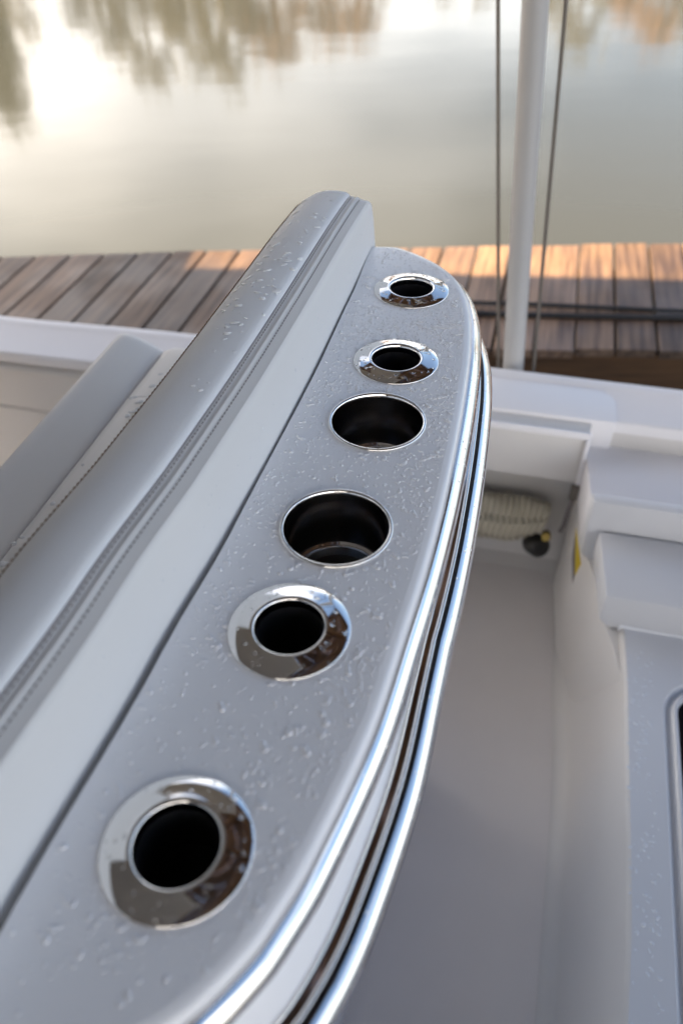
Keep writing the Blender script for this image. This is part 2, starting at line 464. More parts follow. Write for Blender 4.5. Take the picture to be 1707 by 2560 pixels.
# ------------------------------------------------------------------ boathouse roof over the slip (dark boards, seen only in the steel)
roof = thing('boathouse_roof', 'dark brown boarded boathouse roof over the boat slip', 'roof', (0, 0, 2.2), R(-5.5))
YE = 1.235
nb = 0
for k in range(34):
    x0 = -6.4 + k*0.25
    ye = YE + (0.75 if x0 < -5.2 else 2.0 if x0 > -2.35 else 0)  # far left boards lengthened to end the sunlit strip on the dock
    mb = MB(); mb.box(-0.118, 0.118, -4.5, ye, 0, 0.03)
    obj('roof_board', mb, M['roof_wood'], roof, smooth=False, loc=(x0, 0, random.uniform(0, .004)))
for y in (-4.2, -2.7, -1.2, 0.0, 1.1):
    mb = MB(); mb.box(-6.5, 2.0, y-0.04, y+0.04, -0.16, -0.006)
    obj('rafter', mb, M['roof_wood'], roof, smooth=False)
for y in (1.95, 3.1):
    mb = MB(); mb.box(-2.4, 2.0, y-0.05, y+0.05, -0.18, -0.006)
    obj('rafter', mb, M['roof_wood'], roof, smooth=False)

for k in range(29):                            # unseen boards added behind the camera to block sky light
    mb = MB(); mb.box(-0.118, 0.118, -4.53, -4.505, -3.8, -0.02 if k < 20 else -1.45)
    obj('blocker_board', mb, M['roof_wood'], roof, smooth=False, loc=(-6.4 + k*0.25, 0, 0))
mb = MB(); mb.box(-5.30, -4.93, 1.66, 1.715, 2.16, 2.26)  # unseen board added to cast a notch into the sunlit strip
o = obj('notch_blocker', mb, M['roof_wood'], roof, smooth=False)
o.matrix_parent_inverse = Matrix.Rotation(R(5.5), 4, 'Z') @ Matrix.Translation((0, 0, -2.2))

# ------------------------------------------------------------------ boat: gunwale, bulwark, cockpit sole, hardtop
SZ, GZ = -1.20, -0.62
boat = thing('boat', 'white fishing boat with its cockpit and gunwale beside the dock', 'boat', B(0, 0, SZ), BOAT_ROT)
BL = (0, 0, -SZ)
def gv_out(u): return interp(u, [-4, -1.444, -.868, -.077, 3], [1.52, 1.729, 1.753, 1.766, 1.766])
def gv_in(u): return interp(u, [-4, -1.34, -1.05, -.2, 3], [1.36, 1.561, 1.568, 1.60, 1.602])
us = [-4 + i*0.1 for i in range(53)]
mb = MB()
prof = lambda u: [(gv_in(u), GZ-0.028), (gv_in(u), GZ-0.008), (gv_in(u)+0.003, GZ-0.002), (gv_in(u)+0.01, GZ), (gv_out(u)-0.040, GZ), (gv_out(u)-0.034, GZ+0.004),
                  (gv_out(u)-0.02, GZ+0.008), (gv_out(u)-0.006, GZ+0.006), (gv_out(u), GZ-0.004), (gv_out(u)+0.004, GZ-0.03), (gv_out(u)-0.01, GZ-0.05)]
mb.grid([[(u, a, z) for a, z in prof(u)] for u in us])
obj('gunwale', mb, M['gelcoat_deck'], boat, loc=BL, angle=50)
# hull outside
mb = MB(); mb.grid([[(u, gv_out(u)-0.01, GZ-0.05), (u, gv_out(u)-0.03, GZ-0.4), (u, gv_out(u)-0.08, WZ-0.3)] for u in us])
obj('hull_side', mb, M['gelcoat_deck'], boat, loc=BL)
# inner bulwark
mb = MB()
lus = [-4 + i*0.1 for i in range(37)] + [-0.33]
mb.grid([[(u, gv_in(u), GZ-0.028), (u, gv_in(u)+0.014, GZ-0.030), (u, gv_in(u)+0.014, GZ-0.040), (u, gv_in(u)+0.004, GZ-0.043), (u, gv_in(u)-0.002, GZ-0.052),
          (u, gv_in(u)+0.002, GZ-0.066), (u, gv_in(u)+0.016, GZ-0.074), (u, gv_in(u)+0.018, GZ-0.188), (u, gv_in(u)+0.026, GZ-0.191), (u, gv_in(u)+0.026, GZ-0.197),
          (u, gv_in(u)+0.018, GZ-0.200), (u, gv_in(u)+0.03, SZ+0.05), (u, gv_in(u)+0.0, SZ+0.01), (u, gv_in(u)-0.03, SZ)] for u in lus])
obj('bulwark', mb, M['liner'], boat, loc=BL, angle=50)
mb = MB()
rus = [-0.33 + i*0.05 for i in range(38)]
mb.grid([[(u, gv_in(u), GZ-0.028), (u, gv_in(u), GZ-0.075), (u, gv_in(u)+0.006, GZ-0.082), (u, gv_in(u)+0.10, GZ-0.085), (u, gv_in(u)+0.105, GZ-0.10), (u, gv_in(u)+0.115, SZ+0.06), (u, gv_in(u)+0.10, SZ+0.015), (u, gv_in(u)+0.06, SZ)] for u in rus])
obj('bulwark', mb, M['liner'], boat, loc=BL, angle=50)
mb = MB(); mb.box(-0.345, -0.325, gv_in(-.33)+0.004, gv_in(-.33)+0.12, SZ, GZ-0.03)
obj('bulwark_end', mb, M['liner'], boat, loc=BL, smooth=False)
# covering panel on the gunwale with a rounded end
def rpoly(u0, u1, v0, v1, r, seg=8):
    pts = [(u0, v0), (u1, v0)]
    for k in range(seg+1):
        a = k/seg*math.pi/2
        pts.append((u1-r+r*math.cos(a), v1-r+r*math.sin(a)))
    pts.append((u0, v1)); return pts
mb = MB(); mb.prism(rpoly(-0.75, 0.226, 1.592, 1.722, 0.055), GZ-0.075, GZ+0.0045)
obj('covering_panel', mb, M['gelcoat_deck'], boat, loc=BL, bevel=0.004)
# locker front under the gunwale
mb = MB(); mb.prism([(-0.75, 1.552), (0.172, 1.552), (0.178, 1.60), (-0.75, 1.60)], -0.776, -0.626)
obj('locker_front', mb, M['liner'], boat, loc=BL, bevel=0.006)
mb = MB(); mb.box(-0.75, 0.176, 1.542, 1.5515, -0.640, -0.622); mb.box(0.165, 0.176, 1.542, 1.5515, -0.776, -0.642)
obj('locker_trim', mb, M['gelcoat_deck'], boat, loc=BL, bevel=0.003)
# sole
mb = MB(); mb.grid([[(-4+i*0.25, -1.7+j*0.25, SZ) for j in range(15)] for i in range(22)])
obj('cockpit_sole', mb, M['sole'], boat, loc=BL)
# near side of the boat (behind the camera)
mb = MB(); mb.grid([[(u, -gv_out(u), GZ-0.6), (u, -gv_out(u), GZ-.02), (u, -gv_out(u)+.02, GZ), (u, -gv_in(u), GZ), (u, -gv_in(u), SZ)] for u in us])
obj('gunwale', mb, M['gelcoat_deck'], boat, loc=BL, angle=50)
mb = MB(); mb.prism([(1.15,-1.75),(1.27,-1.75),(1.27,1.75),(1.15,1.75)], WZ-0.3, GZ+0.002)
obj('added_transom', mb, M['gelcoat_deck'], boat, loc=BL, bevel=0.02)  # unseen stern wall, added to cut aft light on the sole
# hardtop with its legs
mb = MB(); mb.prism([(-2.6,-1.2),(-0.35,-1.2),(-0.14,-1.0),(-0.14,1.2),(-0.35,1.45),(-2.6,1.45)], 0.86, 0.94)
obj('hardtop', mb, M['hardtop'], boat, loc=BL, bevel=0.02)
mb = MB(); mb.prism([(-1.95,-1.05),(-1.90,-1.05),(-1.72,-0.8),(-1.72,0.8),(-1.90,1.05),(-1.95,1.05)], -0.25, 0.855)
obj('windscreen_blocker', mb, M['glass_dark'], boat, loc=BL, bevel=0.01)  # out of view, added to block low light from the left
for sgn in (1, -1):  # unseen dark panes added to keep sky light off the seat
    mb = MB(); y0, y1 = sorted((sgn*1.38, sgn*1.40)); mb.box(-1.93, -1.36, y0, y1, GZ+0.01, 0.855)
    obj('side_blocker', mb, M['glass_dark'], boat, loc=BL, bevel=0.004)
    mb = MB(); y0, y1 = sorted((sgn*1.06, sgn*1.40)); mb.box(-1.95, -1.93, y0, y1, GZ+0.01, 0.855)
    obj('side_blocker', mb, M['glass_dark'], boat, loc=BL, bevel=0.004)
mb = MB(); mb.prism([(-2.3,-1.1),(-1.88,-1.1),(-1.68,-0.85),(-1.68,0.85),(-1.88,1.1),(-2.3,1.1)], SZ, -0.255)
obj('console', mb, M['gelcoat'], boat, loc=BL, bevel=0.03)
for (a, b_) in ((-2.3,.8),(-2.3,-.8)):
    mb = MB(); mb.tube([(a, b_, SZ), (a, b_, 0.92)], 0.024, 12)
    obj('hardtop_leg', mb, M['steel'], boat, loc=BL)

# ------------------------------------------------------------------ deck box on the right
box = thing('deck_box', 'white molded deck box with stepped lids and a dark hatch beside the cockpit wall', 'deck box', B(0.6, 0.6, SZ), BOAT_ROT)
XL = (-0.6, -0.6, -SZ)
BZ = -0.80
def wall_u(v): return interp(v, [-0.5, 0.4, 1.0, 1.32, 1.72], [0.240, 0.242, 0.245, 0.226, 0.207])
def edge_u(v): return interp(v, [-0.5, 0.3, 0.6, 1.0, 1.15, 1.40, 1.72], [0.268, 0.272, 0.283, 0.281, 0.275, 0.222, 0.19])
vs_ = [-0.5 + i*0.06 for i in range(38)]
mb = MB()
rows = []
for v in vs_:
    w, e = wall_u(v), edge_u(v)
    rows.append([(w-0.035, v, SZ+0.001), (w-0.012, v, SZ+0.006), (w, v, SZ+0.03), (w+(e-w)*0.5, v, (SZ+BZ)/2), (e-0.001, v, BZ-0.008), (e+0.002, v, BZ-0.002), (e+0.007, v, BZ)])
mb.grid(rows)
obj('box_wall', mb, M['liner'], box, loc=XL, angle=60)
# top with rounded hatch recess
HU0, HU1, HV0, HV1 = 0.369, 0.80, 0.30, 1.02
def rrect(u0, u1, v0, v1, r, seg=8):
    pts = []
    for cx, cy, a0 in ((u1-r, v1-r, 0), (u0+r, v1-r, 90), (u0+r, v0+r, 180), (u1-r, v0+r, 270)):
        for k in range(seg+1):
            a = R(a0+90*k/seg); pts.append((cx+r*math.cos(a), cy+r*math.sin(a)))
    return pts
mb = MB()
loops = []
def ring(off, z): return [(x, y, z) for x, y in rrect(HU0-off, HU1+off, HV0-off, HV1+off, 0.06+off)]
prof_h = [(0.020, BZ), (0.017, BZ-0.003), (0.012, BZ-0.010), (0.008, BZ-0.011), (0.005, BZ-0.008), (0.001, BZ+0.001), (-0.004, BZ+0.002), (-0.007, BZ-0.001), (-0.008, BZ-0.02)]
mb.grid([ring(a, z) for a, z in prof_h], False, True)
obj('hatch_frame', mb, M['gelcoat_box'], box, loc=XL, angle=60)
mb = MB()
outer = [(edge_u(v)+0.007, v) for v in [-0.5+i*0.0548 for i in range(31)]]
inner = [(p[0], p[1]) for p in ring(0.020, BZ)]
# top sheet: fan strips between the wall edge and the hatch frame, then around
mb.grid([[(edge_u(v)+0.007, v, BZ), (0.34, v, BZ)] for v in [-0.5+i*0.0548 for i in range(31)]])
top_pts = [(0.34, -0.5), (1.0, -0.5), (1.0, 1.144), (0.34, 1.144)]
ins = [p for p in inner]
import bmesh
from mathutils.geometry import tessellate_polygon
tess = tessellate_polygon([[Vector((*p, 0)) for p in top_pts], [Vector((*p, 0)) for p in ins[::-1]]])
allp = top_pts + ins[::-1]
mb.add([(x, y, BZ) for x, y in allp], [tuple(t_) for t_ in tess])
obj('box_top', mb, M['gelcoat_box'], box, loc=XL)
mb = MB(); mb.prism(rrect(HU0+0.007, HU1-0.007, HV0+0.007, HV1-0.007, 0.053), BZ-0.03, BZ-0.012)
obj('hatch', mb, M['glass_dark'], box, loc=XL)
# stepped lids behind the box top
def tier(name, v0, v1, z0, z1, ul0, ul1, mat, bev=0.005):
    mb = MB()
    ch = 0.03
    sec = lambda v, ul: [(ul+ch*0.6, v, z0), (ul, v, z0+ch*.7), (ul, v, z1), (1.0, v, z1), (1.0, v, z0)]
    r0, r1 = sec(v0, ul0), sec(v1, ul1)
    n_ = 5
    mb.add(r0+r1, [(0,1,2,3,4), (9,8,7,6,5)] + [(i, n_+i, n_+(i+1)%n_, (i+1)%n_) for i in range(n_)])
    return obj(name, mb, mat, box, loc=XL, bevel=bev)
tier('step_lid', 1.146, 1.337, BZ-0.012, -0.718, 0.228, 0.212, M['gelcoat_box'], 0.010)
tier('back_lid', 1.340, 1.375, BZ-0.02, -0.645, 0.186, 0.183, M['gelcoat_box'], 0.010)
mb = MB(); mb.prism([(0.284, 1.0), (1.0, 1.0), (1.0, 1.60), (0.176, 1.60), (0.196, 1.378), (0.2165, 1.30), (0.238, 1.18), (0.264, 1.09)], SZ+0.012, BZ-0.0145)
obj('corner_block', mb, M['liner'], box, loc=XL, bevel=0.006)
mb = MB(); mb.prism([(0.190, 1.378), (1.0, 1.378), (1.0, 1.615), (0.170, 1.615)], BZ-0.0140, -0.690)
obj('side_deck', mb, M['gelcoat_deck'], box, loc=XL, bevel=0.006)
mb = MB(); mb.box(0.27, 1.0, 1.1435, 1.1455, BZ-0.01, BZ+0.006)
obj('lid_bead', mb, M['gelcoat'], box, loc=XL, smooth=False)
mb = MB(); mb.tube([(0.60, 1.707, -0.80), (0.60, 1.64, -0.80)], 0.03, 16)
o = obj('scupper', mb, M['liner_black'], boat, loc=BL)

# hanging coil of hose with a black nozzle
coil = thing('hose_coil', 'cream coiled hose hanging under the locker with a black nozzle end', 'hose', B(0.02, 1.63, -0.99), BOAT_ROT)
mb = MB(); pts = []
NT = 19
for k in range(NT*18+1):
    a = k/18*2*math.pi; tt = k/(NT*18)
    u_ = -0.20 + tt*0.30
    r_ = 0.062 - 0.024*max(0, (tt-0.78)/0.22) + 0.002*math.sin(k*1.7)
    pts.append((u_+0.012*math.sin(a), r_*0.75*math.cos(a), r_*math.sin(a)+0.02*max(0,(tt-0.7)/0.3)))
mb.tube(pts, 0.0088, 7)
obj('hose', mb, M['hose'], coil)
mb = MB(); mb.lathe([(0.0,-.03),(0.022,-.03),(0.03,-0.01),(0.03,0.03),(0.02,0.045),(0.0,0.045)], 16)
o = obj('nozzle', mb, M['rubber'], coil, loc=(0.085, -0.02, -0.06)); o.rotation_euler = (0.9, 0.7, 0)
mb = MB(); mb.lathe([(0.0,-.012),(0.012,-.012),(0.012,0.012),(0.0,0.012)], 12)
o = obj('fitting', mb, M['brass'], coil, loc=(0.108, -0.035, -0.01)); o.rotation_euler = (1.2, 0, 0)

# yellow and dark diamond tag on the wall, small latch above it
tag = thing('warning_tag', 'small yellow and dark diamond tag hanging at the corner of the deck box', 'tag', B(0.18, 1.334, -0.80), BOAT_ROT)
tp = [(0.165-0.18, -0.721+0.80), (0.195-0.18, -0.8265+0.80), (0.1885-0.18, -0.868+0.80), (0.1726-0.18, -0.812+0.80)]
mb = MB(); mb.add([(tp[0][0], 0, tp[0][1]), (tp[1][0], 0, tp[1][1]), (tp[2][0], 0, tp[2][1]), (tp[0][0], .003, tp[0][1]), (tp[1][0], .003, tp[1][1]), (tp[2][0], .003, tp[2][1])], [(0,1,2),(5,4,3),(0,3,4,1),(1,4,5,2),(2,5,3,0)])
obj('yellow_half', mb, M['yellow'], tag, smooth=False)
mb = MB(); mb.add([(tp[0][0], 0, tp[0][1]), (tp[2][0], 0, tp[2][1]), (tp[3][0], 0, tp[3][1]), (tp[0][0], .0029, tp[0][1]), (tp[2][0], .0029, tp[2][1]-.03), (tp[3][0], .0029, tp[3][1])], [(0,1,2),(5,4,3),(1,4,5,2),(2,5,3,0)])
obj('dark_half', mb, M['thread'], tag, smooth=False)
lo = B(0.166, 1.54, 0); LL = (0.166, 1.54, -0.795-SZ)
mb = MB(); mb.box(-0.010, 0.010, -0.006, 0.006, -0.02, 0.02); latch = obj('latch', mb, M['wire'], boat, bevel=0.002, loc=LL)
mb = MB(); mb.tube([(0,-.004,-.02),(-.004,-.006,-.06),(-.006,0,-.11),(-.010,.01,-.14)], 0.0055, 8); obj('shade_strip', mb, M['thread'], latch)  # dark tube standing in for the shaded gap between locker and wall

# ------------------------------------------------------------------ white pole and two cables outside the gunwale
def lean(u0, z0, u1, z1, z): return u0+(u1-u0)*(z-z0)/(z1-z0)
VP = 1.83
sc_ = VP/1.7
def at_v(u, z): return (u*sc_, HC+(z-HC)*sc_)
pb, pt = at_v(-0.022, -0.573), at_v(-0.079, 0.184)
pole = thing('pole', 'white vertical pole rising between the gunwale and the dock', 'pole', B(0, VP, WZ), BOAT_ROT)
mb = MB(); zs = [WZ-0.5+i*0.2 for i in range(20)]
mb.tube([(lean(*pb, *pt, z), 0, z-WZ) for z in zs], 0.0262, 24)
obj('shaft', mb, M['white_paint'], pole)
for (b0, t0, lab) in ((at_v(-0.069, -0.469), at_v(-0.145, 0.182), 'thin dark wire cable on the left side of the white pole'),
                      (at_v(0.026, -0.57), at_v(-0.026, 0.186), 'thin dark wire cable on the right side of the white pole')):
    mb = MB()
    mb.tube([(lean(*b0, *t0, z), 0, z-WZ) for z in [WZ-0.3+i*0.25 for i in range(17)]], 0.0042, 8)
    o = obj('cable', mb, M['wire'], loc=B(0, VP, WZ)); o.rotation_euler = (0, 0, BOAT_ROT)
    o['label'] = lab; o['category'] = 'cable'; o['group'] = 'cables beside the pole'

# ------------------------------------------------------------------ helm seat with counter, holders and backrest
seat = thing('helm_seat', 'white helm seat with steel trimmed counter holding rod and cup holders', 'seat', B(-0.3, 0.56, SZ), BOAT_ROT)
SL = (0.3, -0.56, -SZ)
edge_pts = [(-0.227,1.054),(-0.199,1.058),(-0.179,1.051),(-0.155,1.037),(-0.126,1.013),(-0.102,0.983),(-0.086,0.950),(-0.0755,0.916),(-0.067,0.875),
            (-0.0595,0.8136),(-0.055,0.749),(-0.0515,0.676),(-0.0495,0.6),(-0.049,0.536),(-0.0505,0.464),(-0.0545,0.392),(-0.0608,0.30),(-0.0768,0.2068),
            (-0.0893,0.1625),(-0.0982,0.1405),(-0.1187,0.107),(-0.147,0.082),(-0.18,0.069),(-0.21,0.065),(-0.236,0.066)]
E_ = smooth_curve(edge_pts, 160)
nE = len(E_)
NRM = []
for i in range(nE):
    t_ = (E_[min(nE-1, i+1)]-E_[max(0, i-1)]).normalized()
    NRM.append(Vector((-t_.y, t_.x, 0)))       # to be flipped outward
if NRM[80].x < 0: NRM = [-n_ for n_ in NRM]
def off(i, d): return E_[i] + NRM[i]*d
def groove_u(v): return interp(v, [0.03, 0.119, 0.324, 0.461, 0.72, 0.9, 1.045], [-0.240, -0.2375, -0.2285, -0.2225, -0.2195, -0.2225, -0.2285])
def flare(i): return 0.014*min(1, max(0, (0.44-E_[i].y)/0.27))      # the lower shelf widens at the near end
def sweep(prof, name, mat, angle=40):
    mb = MB(); mb.grid([[(off(i, d + flare(i)*min(1, max(0, (-z-0.03)/0.035))).x, off(i, d + flare(i)*min(1, max(0, (-z-0.03)/0.035))).y, z) for d, z in prof] for i in range(nE)])
    return obj(name, mb, mat, seat, loc=SL, angle=angle)

HOLD = [('rod', -0.159, 0.190), ('rod', -0.142, 0.369), ('cup', -0.1355, 0.487), ('cup', -0.134, 0.647), ('rod', -0.138, 0.763), ('rod', -0.152, 0.931)]
RH_R, CH_R = 0.0475, 0.0496
# counter top sheet with real holes
mb = MB()
boundary = [(off(i, -0.010).x, off(i, -0.010).y) for i in range(nE)]
gr = [(groove_u(0.07+k*0.0325), 0.07+k*0.0325) for k in range(31)]
loop0 = boundary + gr
holes = []
for kind, u, v in HOLD:
    r_ = RH_R-0.006 if kind == 'rod' else CH_R-0.002
    holes.append([(u+r_*math.cos(-a*2*math.pi/48), v+r_*math.sin(-a*2*math.pi/48)) for a in range(48)])
polys = [[Vector((*p, 0)) for p in loop0]] + [[Vector((*p, 0)) for p in h] for h in holes]
tess = tessellate_polygon(polys)
allp = loop0 + [p for h in holes for p in h]
mb.add([(x, y, 0.0) for x, y in allp], [tuple(t_) for t_ in tess])
# rolled edge down to the trim
mb.grid([[(off(i, d).x, off(i, d).y, z) for d, z in ((-0.010,0),(-0.006,-0.0006),(-0.003,-0.002),(-0.0008,-0.0048),(0,-0.009),(-0.001,-0.012))] for i in range(nE)])
# groove side
mb.grid([[(u, v, 0.0), (u-0.0015, v, -0.002), (u-0.0015, v, -0.03)] for u, v in gr])
obj('counter_top', mb, M['gelcoat'], seat, loc=SL, angle=50)
def sp(x, p=1.35): return math.copysign(abs(x)**p, x)
# upper trim rail (half round)
prof = [(-0.003, -0.0105), (0.0022, -0.0100)] + [(0.000+0.0125*sp(math.cos(a)), -0.0225+0.0145*sp(math.sin(a))) for a in [R(72-11*k) for k in range(14)]] + [(-0.003, -0.0365)]
sweep(prof, 'trim_rail', M['steel'], 60)
# white side below
sweep([(-0.004,-0.012),(-0.001,-0.0355),(0.001,-0.044),(0.003,-0.062),(0.0035,-0.066),(0.0035,-0.072)], 'counter_side', M['gelcoat'])
# lower trim: flat lip, bead, channel, half round
prof = [(0.0030,-0.0665),(0.0045,-0.0655),(0.0085,-0.0662),(0.0122,-0.0668),(0.0130,-0.0655),(0.0140,-0.0650),(0.0154,-0.0655),(0.0160,-0.0662),(0.0163,-0.0690)]
sweep(prof, 'trim_base', M['steel'], 60)
sweep([(0.0162,-0.0674),(0.0174,-0.0671),(0.0186,-0.0680)], 'rubber_insert', M['rubber'])
prof = [(0.0184,-0.0700),(0.0186,-0.0680)] + [(0.0195+0.0115*sp(math.cos(a)), -0.0785+0.0130*sp(math.sin(a))) for a in [R(84-13*k) for k in range(13)]] + [(0.012,-0.092)]
sweep(prof, 'trim_rail', M['steel'], 50)
sweep([(0.014,-0.094),(0.014,-0.105),(0.0,-0.120),(-0.04,-0.13)], 'lower_shelf', M['gelcoat'])
# cabinet under the seat
CZ = -0.225
mb = MB(); mb.prism([(-0.60,0.12),(-0.17,0.12),(-0.13,0.18),(-0.13,0.94),(-0.17,1.0),(-0.60,1.0)], SZ, CZ-0.172)
mb.box(-0.29, -0.15, 0.14, 0.98, CZ-0.124, -0.125)
obj('cabinet', mb, M['gelcoat'], seat, loc=SL, bevel=0.015)

# holders
for kind, u, v in HOLD:
    if kind == 'rod':
        mb = MB()
        mb.lathe([(0.0445,-0.001),(0.0474,0.0002),(0.0475,0.0010),(0.0468,0.0017),(0.040,0.0030),(0.033,0.0044),(0.0305,0.0052),(0.0290,0.0056),(0.0277,0.0052),(0.0268,0.0038),(0.0263,0.0010),(0.0262,-0.004)], 96)
        h = obj('rod_holder', mb, M['steel'], seat, loc=(0.3+u, v-0.56, -SZ), angle=70)
        mb = MB(); mb.lathe([(0.0262,-0.004),(0.0262,-0.14),(0.024,-0.15),(0.0,-0.15)], 48)
        obj('tube', mb, M['liner_black'], h, angle=60)
        mb = MB(); mb.lathe([(0.0261,-0.045),(0.0255,-0.047),(0.0255,-0.052),(0.0261,-0.054)], 48)
        obj('tube_ring', mb, M['rubber'], h)
    else:
        mb = MB()
        mb.lathe([(0.0472,-0.002),(0.0494,0.0002),(0.0497,0.0012),(0.0492,0.0022),(0.0481,0.0028),(0.0468,0.0026),(0.0459,0.0016),(0.0455,-0.002)], 96)
        h = obj('cup_holder', mb, M['steel'], seat, loc=(0.3+u, v-0.56, -SZ), angle=70)
        mb = MB(); mb.lathe([(0.0455,-0.002),(0.0450,-0.008),(0.0446,-0.010),(0.0438,-0.054),(0.0425,-0.059)], 96)
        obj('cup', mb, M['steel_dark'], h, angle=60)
        mb = MB(); mb.lathe([(0.0425,-0.059),(0.0400,-0.0605),(0.0392,-0.0598),(0.0384,-0.0600),(0.0375,-0.062),(0.0360,-0.070)], 96)
        obj('step_ring', mb, M['steel'], h, angle=60)
        mb = MB(); mb.lathe([(0.0360,-0.070),(0.006,-0.071),(0.0,-0.071)], 64)
        obj('bottom', mb, M['liner_black'], h, angle=60)

# backrest: one family of rows along v
v0, v1 = 0.02, 1.066
def dzv(v): return interp(v, [0.0, 0.2, 0.7, 0.9, 1.066], [-0.006, 0.0, 0.0, -0.004, -0.012])
def duv(v): return interp(v, [0.0, 0.3, 0.6, 0.9, 1.066], [-0.012, -0.006, 0.0, 0.0, 0.002])
stations = [v0 + (v1-0.05-v0)*i/70 for i in range(71)] + [v1-0.05+0.05*math.sin(math.pi/2*k/10) for k in range(1, 11)]
PIV = -0.262
def bpt(v, du, z, base=False):
    """a point of the backrest; du is u at mid length, ends are rounded"""
    e = v1 - v
    u_ = du + (duv(v) if not base else 0) + (groove_u(v)-groove_u(0.6))*0.75
    zz = z + dzv(v)*(1 if z > 0.04 else max(0, z/0.04))
    if e < 0.022:
        q = 1-math.sqrt(max(0, 1-((0.022-e)/0.022)**2))
        if z > 0.03: zz -= q*0.006*min(1, (z-0.03)/0.03)
    if e < 0.038 and du < PIV:
        q = 1-math.sqrt(max(0, 1-((0.038-e)/0.038)**2))
        f_ = (PIV-du)/(PIV+0.33)
        u_ += q*0.018*min(1.0, f_)
    return (u_, v, zz)
panel_prof = [(-0.2245,-0.03),(-0.2247,-0.004),(-0.2262,0.02),(-0.2275,0.045),(-0.2288,0.058),(-0.2298,0.0645),(-0.2312,0.0690),(-0.2338,0.0712)]
band_prof = [(-0.2338,0.0712),(-0.2380,0.0718),(-0.2420,0.0728),(-0.2447,0.0733),(-0.2470,0.0742),(-0.2482,0.0752),(-0.2494,0.0757),(-0.2506,0.0752),(-0.2518,0.0746),(-0.2545,0.0752),(-0.2572,0.0762),(-0.2590,0.0755)]
top_prof = [(-0.2592,0.0735),(-0.2598,0.0760),(-0.2612,0.0785),(-0.2645,0.0805),(-0.270,0.0816),(-0.282,0.0820),(-0.295,0.0812),(-0.306,0.0783),(-0.3155,0.0732),(-0.3225,0.0675),(-0.3260,0.0645),(-0.3272,0.0632),(-0.3292,0.0625),(-0.3325,0.0580),(-0.3365,0.0500),(-0.339,0.03),(-0.340,-0.04),(-0.338,-0.12),(-0.334,-0.215)]
def brow(prof, name, mat, base=False, ang=60):
    mb = MB(); rows = [[bpt(v, a, z, base and z < 0.03) for a, z in prof] for v in stations]
    mb.grid(rows)
    return obj(name, mb, mat, seat, loc=SL, angle=ang), rows
_, rp = brow(panel_prof, 'back_panel', M['vinyl_panel'])
_, rb = brow(band_prof, 'seam_band', M['vinyl_panel'], ang=80)
_, rt_ = brow(top_prof, 'backrest_cushion', M['vinyl'])
# end cap at the far end
mb = MB(); loop = rp[-1][:-1] + rb[-1][:-1] + rt_[-1]
ce = (-0.28, v1+0.004, 0.0)
mb.add(loop + [(-0.28, v1+0.003, -0.03)], [(i, i+1, len(loop)) for i in range(len(loop)-1)])
obj('end_panel', mb, M['vinyl_panel'], seat, loc=SL, angle=80)
# piping along the seam
mb = MB(); mb.tube([tuple(Vector(bpt(v, -0.2591, 0.0748))) for v in stations[::2]], 0.0011, 6)
obj('piping', mb, M['piping'], seat, loc=SL)
# stitches: real short threads
def stitch_row(mb, du, z, step, ln, r, skip=0.0):
    v = v0+0.01
    while v < v1-0.012:
        if random.random() > skip:
            a = Vector(bpt(v, du, z)); c = Vector(bpt(v+ln, du, z)); m_ = (a+c)/2 + Vector((0,0,r*0.8))
            mb.tube([a, m_, c], [r*.6, r, r*.6], 5)
        v += step
mb = MB(); stitch_row(mb, -0.2440, 0.0732, 0.0052, 0.0034, 0.0006); stitch_row(mb, -0.2555, 0.0756, 0.0052, 0.0034, 0.0006)
obj('seam_stitching', mb, M['thread'], seat, loc=SL, kind='stuff')
mb = MB(); stitch_row(mb, -0.3274, 0.0637, 0.0056, 0.0044, 0.0008)
obj('edge_stitching', mb, M['thread_brown'], seat, loc=SL, kind='stuff')

# seat cushion and its front bolster
CZ = -0.225
mb = MB(); ve = 1.10
st2 = [0.0 + (ve-0.03)*i/40 for i in range(41)] + [ve-0.03+0.03*math.sin(math.pi/2*k/6) for k in range(1, 7)]
def cz(v, z):
    e = ve-v
    return z - (0.02*(1-math.sqrt(max(0, 1-((0.03-e)/0.03)**2))) if e < 0.03 else 0)
mb.grid([[(u, v, cz(v, z)) for u, z in ((-0.30, CZ-0.02),(-0.33, CZ-0.004),(-0.36,CZ+0.001),(-0.45,CZ+0.004),(-0.54,CZ+0.002),(-0.580,CZ-0.002),(-0.594,CZ-0.009),(-0.599,CZ-0.018),(-0.6005,CZ-0.030))] for v in [q for q in st2 if q < 0.92] + [0.9315]] )
obj('seat_cushion', mb, M['vinyl_seat'], seat, loc=SL, angle=60)
mb = MB()
mb.grid([[(u, v, cz(v, z)) for u, z in ((-0.30, CZ-0.02),(-0.33, CZ-0.004),(-0.36,CZ+0.001),(-0.45,CZ+0.003),(-0.54,CZ+0.001),(-0.580,CZ-0.003),(-0.594,CZ-0.009),(-0.599,CZ-0.018),(-0.6005,CZ-0.030))] for v in [0.934+ (ve-0.03-0.934)*i/6 for i in range(7)]+st2[41:]])
obj('seat_end', mb, M['vinyl_seat'], seat, loc=SL, angle=60)
mb = MB()
bol = [(-0.6005,CZ-0.030),(-0.6015,CZ-0.022),(-0.604,CZ-0.014),(-0.609,CZ-0.009),(-0.620,CZ-0.003),(-0.638,CZ+0.006),(-0.654,CZ+0.012),(-0.666,CZ+0.0145),(-0.675,CZ+0.0125),(-0.682,CZ+0.006),(-0.6875,CZ-0.004),(-0.692,CZ-0.018),(-0.695,CZ-0.04),(-0.695,CZ-0.09),(-0.69,CZ-0.13)]
mb.grid([[(u, v, cz(v, z)) for u, z in bol] for v in st2])
obj('seat_bolster', mb, M['vinyl_seat'], seat, loc=SL, angle=60)
